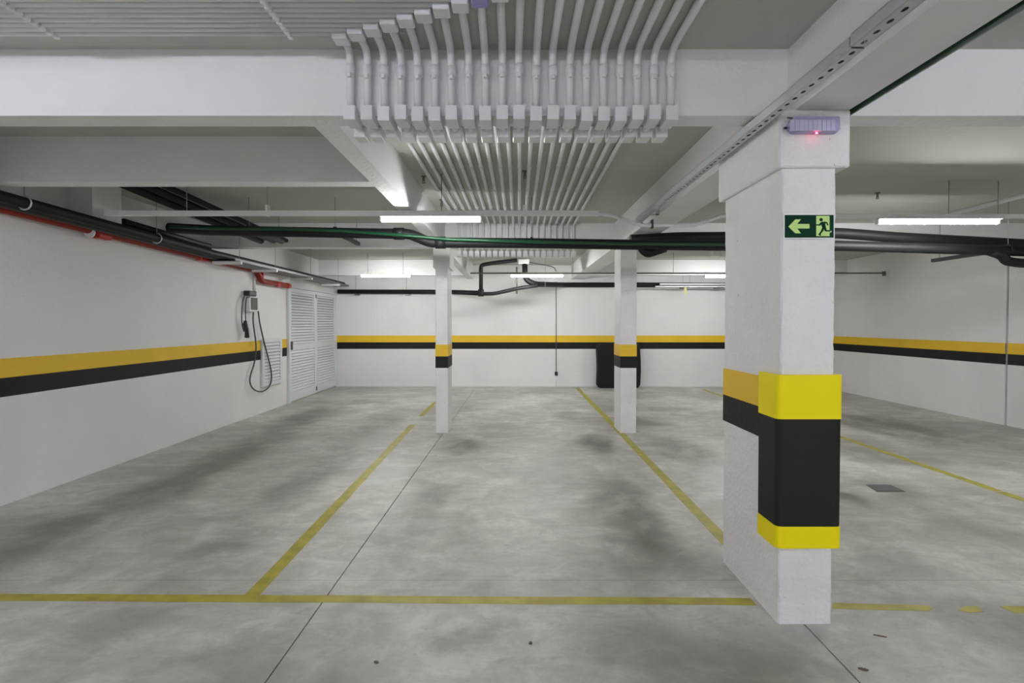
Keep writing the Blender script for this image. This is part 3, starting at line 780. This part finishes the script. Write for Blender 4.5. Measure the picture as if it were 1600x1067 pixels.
# ================================================================== END WALL FITTINGS
YW = 10.75; YV = YB - .10
e_ = lambda px, py, Y=YW: pY(px, py, Y)
t = empty('wall_drain', e_(752, 450), 'black pipe loop rising on the end wall between the slim pillars', 'pipe')
MB().tube(rounded([e_(528, 455.5, YV), e_(700, 456, YV), e_(751, 458)], .05), .052, 12).build('pipe', 'bpipe', t)
MB().tube(rounded([e_(751.5, 460), e_(751.5, 414), e_(770, 411), e_(808, 406.5)], .07), .042, 12).build('riser', 'dgrey', t)
MB().tube([e_(751.5, 463), e_(751.5, 452)], .062, 12).build('coupling', 'dgrey', t)
for px in (556, 635): rod(e_(px, 459, YV), Vector((e_(px, 459, YV).x, YV, HS)), t)
for px in (558, 637):
    p = e_(px, 460, YV - .05); MB().cbox(p.x - .05, p.x + .06, p.y - .03, p.y + .04, p.z - .02, p.z + .012, .004).build('support_bar', 'mgrey', t)
t = empty('bend_drain', e_(830, 440), 'dark curved drain pipe with branch under the tube light on the end wall', 'pipe')
MB().tube(rounded([e_(820, 412), e_(820.5, 437), e_(836, 444), e_(880, 445, YV), e_(1000, 445, YV), e_(1265, 446, YV)], .18, 8), .058, 12).build('pipe', 'bpipe', t)
MB().tube(rounded([e_(752, 459), e_(772, 459), e_(812, 450), e_(840, 446)], .1), .040, 12).build('branch', 'dgrey', t)
p = e_(818, 409); MB().cbox(p.x - .11, p.x + .12, p.y - .06, p.y + .07, p.z - .05, p.z + .05, .01).build('collar', 'cap', t)
MB().tube([e_(807.5, 417), e_(807.5, 459)], .02, 8).build('support_post', 'mgrey', t)
rod(e_(852, 448), Vector((e_(852, 448).x, YW, HS)), t)
MB().tube(smooth([e_(826, 409.5), e_(850, 414), e_(866, 417), e_(869, 424)]), .010, 6).build('thin_lead', 'cable', t)
t = empty('wall_switch', e_(869, 587, YB - .02), 'small dark socket on a thin vertical conduit of the end wall', 'socket')
MB().tube([e_(869, 440, YB - .012), e_(869, 581, YB - .012)], .009, 8).build('conduit', 'mgrey', t)
MB().tube([e_(869, 586, YB - .012), e_(869, 603, YB - .012)], .007, 8).build('conduit', 'chan', t)
p = e_(869, 583.5, YB); MB().cbox(p.x - .035, p.x + .035, YB - .045, YB - .003, p.z - .045, p.z + .045, .006).build('socket_box', 'ev_k', t)
# white cable rails beyond the slim pillar
YT = 11.75
t = empty('cable_rail', pY(1095, 445, YT), 'pair of white cable rails hung near the end wall with yellow tag', 'cable rail')
a = pY(1031, 444, YT); b_ = pY(1190, 444, YT); MB().cbox(a.x, b_.x, YT - .02, YT + .02, a.z - .018, a.z + .018, .003).build('rail', 'chan', t)
a = pY(1024, 447.5, YT - .2); MB().cbox(a.x, b_.x, YT - .22, YT - .18, a.z - .016, a.z + .012, .003).build('rail', 'chan', t)
for px in (1067, 1078): rod((pY(px, 444, YT).x, YT, pY(px, 444, YT).z), (pY(px, 444, YT).x, YT, HS), t)
for px in (1067, 1120):
    xx = pY(px, 449, YT).x; zz = pY(px, 450, YT).z; MB().cbox(xx - .07, xx + .07, YT - .24, YT + .03, zz - .015, zz + .012, .003).build('support_bar', 'mgrey', t)
a = pY(1071, 449, YT - .24); MB().cbox(a.x - .03, a.x + .03, YT - .245, YT - .24, a.z - .15, a.z, .002).build('tag', 'tag', t)
# detector
a = pZ(1118, 397, HS - .06)
t = empty('ceiling_detector', (a.x, a.y, HS - .11), 'pale box detector on the slab beyond the slim pillars', 'detector')
MB().cbox(a.x - .08, a.x + .08, a.y - .08, a.y + .08, HS - .10, HS - .012, .01).build('body', 'cap', t)
MB().cbox(a.x - .095, a.x + .095, a.y - .095, a.y + .095, HS - .012, HS, .003).build('base', 'cap', t)
# sprinklers
for px, py, w in ((662, 281, 'beside the conduits under the plain slab'), (690, 317, 'with side arm close to the bright tube light'), (820, 273, 'between the parallel conduits'), (1371, 306, 'beyond the thick pillar under the bare slab')):
    a = pZ(px, py, HS - .035)
    t = empty('ceiling_sprinkler', (a.x, a.y, HS - .07), 'small brass ceiling sprinkler ' + w, 'sprinkler', 'ceiling sprinklers')
    MB().tube([(a.x, a.y, HS), (a.x, a.y, HS - .008)], .026, 12).build('rosette', 'brass', t)
    MB().tube([(a.x, a.y, HS), (a.x, a.y, HS - .05)], .011, 8).build('stem', 'brass', t)
    MB().tube([(a.x, a.y, HS - .062), (a.x, a.y, HS - .068)], .017, 12).build('deflector', 'brass', t)
    MB().box(a.x - .013, a.x - .009, a.y - .003, a.y + .003, HS - .064, HS - .04).box(a.x + .009, a.x + .013, a.y - .003, a.y + .003, HS - .064, HS - .04).build('frame', 'brass', t)

# ================================================================== COVERED OBJECT
def cover():
    a = pY(933, 606, YB - .25); b_ = pY(1000, 606, YB - .25)
    x0, x1 = a.x, b_.x; zt = pY(960, 538, YB - .25).z; y0, y1 = YB - .32, YB - .02
    n = 96; rows = 26; vs = []; fs = []
    cx, cy = (x0 + x1) / 2, (y0 + y1) / 2
    for i in range(rows + 1):
        t = i / rows; z = zt * t
        k = 1.0 - .10 * max(0, (.10 - t) / .10) ** 2 - .035 * max(0, (t - .93) / .07) ** 2
        for j in range(n):
            q = 2 * math.pi * j / n; c_, s_ = math.cos(q), math.sin(q)
            ex = .22
            px = math.copysign(abs(c_) ** ex, c_); py = math.copysign(abs(s_) ** ex, s_)
            fold = (.010 * math.sin(q * 9 + 2.1 * math.sin(t * 3)) + .006 * math.sin(q * 17 + t * 5)) * (1 - .5 * t)
            vs.append((cx + px * (x1 - x0) / 2 * (k + fold) + .012 * math.sin(t * 4), cy + py * (y1 - y0) / 2 * (k + fold * 2) - .004, z))
    for i in range(rows):
        for j in range(n):
            a_, b2_ = i * n + j, i * n + (j + 1) % n; fs.append((a_, b2_, b2_ + n, a_ + n))
    m = MB().add(vs, fs, True)
    top = [rows * n + j for j in range(n)]
    m.v.append(Vector((cx, cy, zt + .015))); m.f += [[top[j], top[(j + 1) % n], len(m.v) - 1] for j in range(n)]; m.sm += [True] * n
    return m
tag(cover().build('covered_object', 'cloth'), 'tall object under a black cloth cover against the end wall', 'covered object')

# ================================================================== FLOOR BITS
q = [pZ(a, b_) for a, b_ in ((1353, 757.5), (1391, 757.5), (1416, 768.5), (1370, 768.5))]
fh = empty('floor_hatch', (q[0].x + .1, q[0].y - .1, 0), 'small square dark metal inspection cover set in the floor', 'hatch')
MB().prism([(p.x, p.y, 0) for p in q], (0, 0, .003)).build('plate', 'grate', fh)
cx = sum(p.x for p in q) / 4; cy = sum(p.y for p in q) / 4
MB().prism([(cx + (p.x - cx) * .86, cy + (p.y - cy) * .86, .003) for p in q], (0, 0, .002)).build('lid', 'grate', fh)
for px, py, l, w, what in ((1375, 994, .028, .003, 'thin dark twig lying beside the thick pillar'), (1349, 1046, .02, .008, 'brown dry leaf scrap on the floor before the thick pillar'),
                           (588, 1035, .012, .007, 'dark crumb of dirt on the floor near the long joint'), (829, 1005, .008, .010, 'small dark speck of dirt on the driveway')):
    a = pZ(px, py); m = MB(); n = 9
    ang = -.35
    up, dn = [], []
    for k in range(n + 1):
        t = k / n * 2 - 1; hw = w * math.sqrt(max(0, 1 - t * t)) * (.8 + .3 * math.sin(k * 2.3)) + .001
        bx = t * l; up.append((bx, hw)); dn.append((bx, -hw))
    pts = [(a.x + x * math.cos(ang) - y * math.sin(ang), a.y + x * math.sin(ang) + y * math.cos(ang), 0) for x, y in up + dn[::-1]]
    tag(m.prism(pts, (0, 0, .004)).build({1375: 'twig', 1349: 'leaf_scrap', 588: 'dirt_crumb', 829: 'dirt_crumb'}[px], 'debris'), what, 'litter', kind='thing')
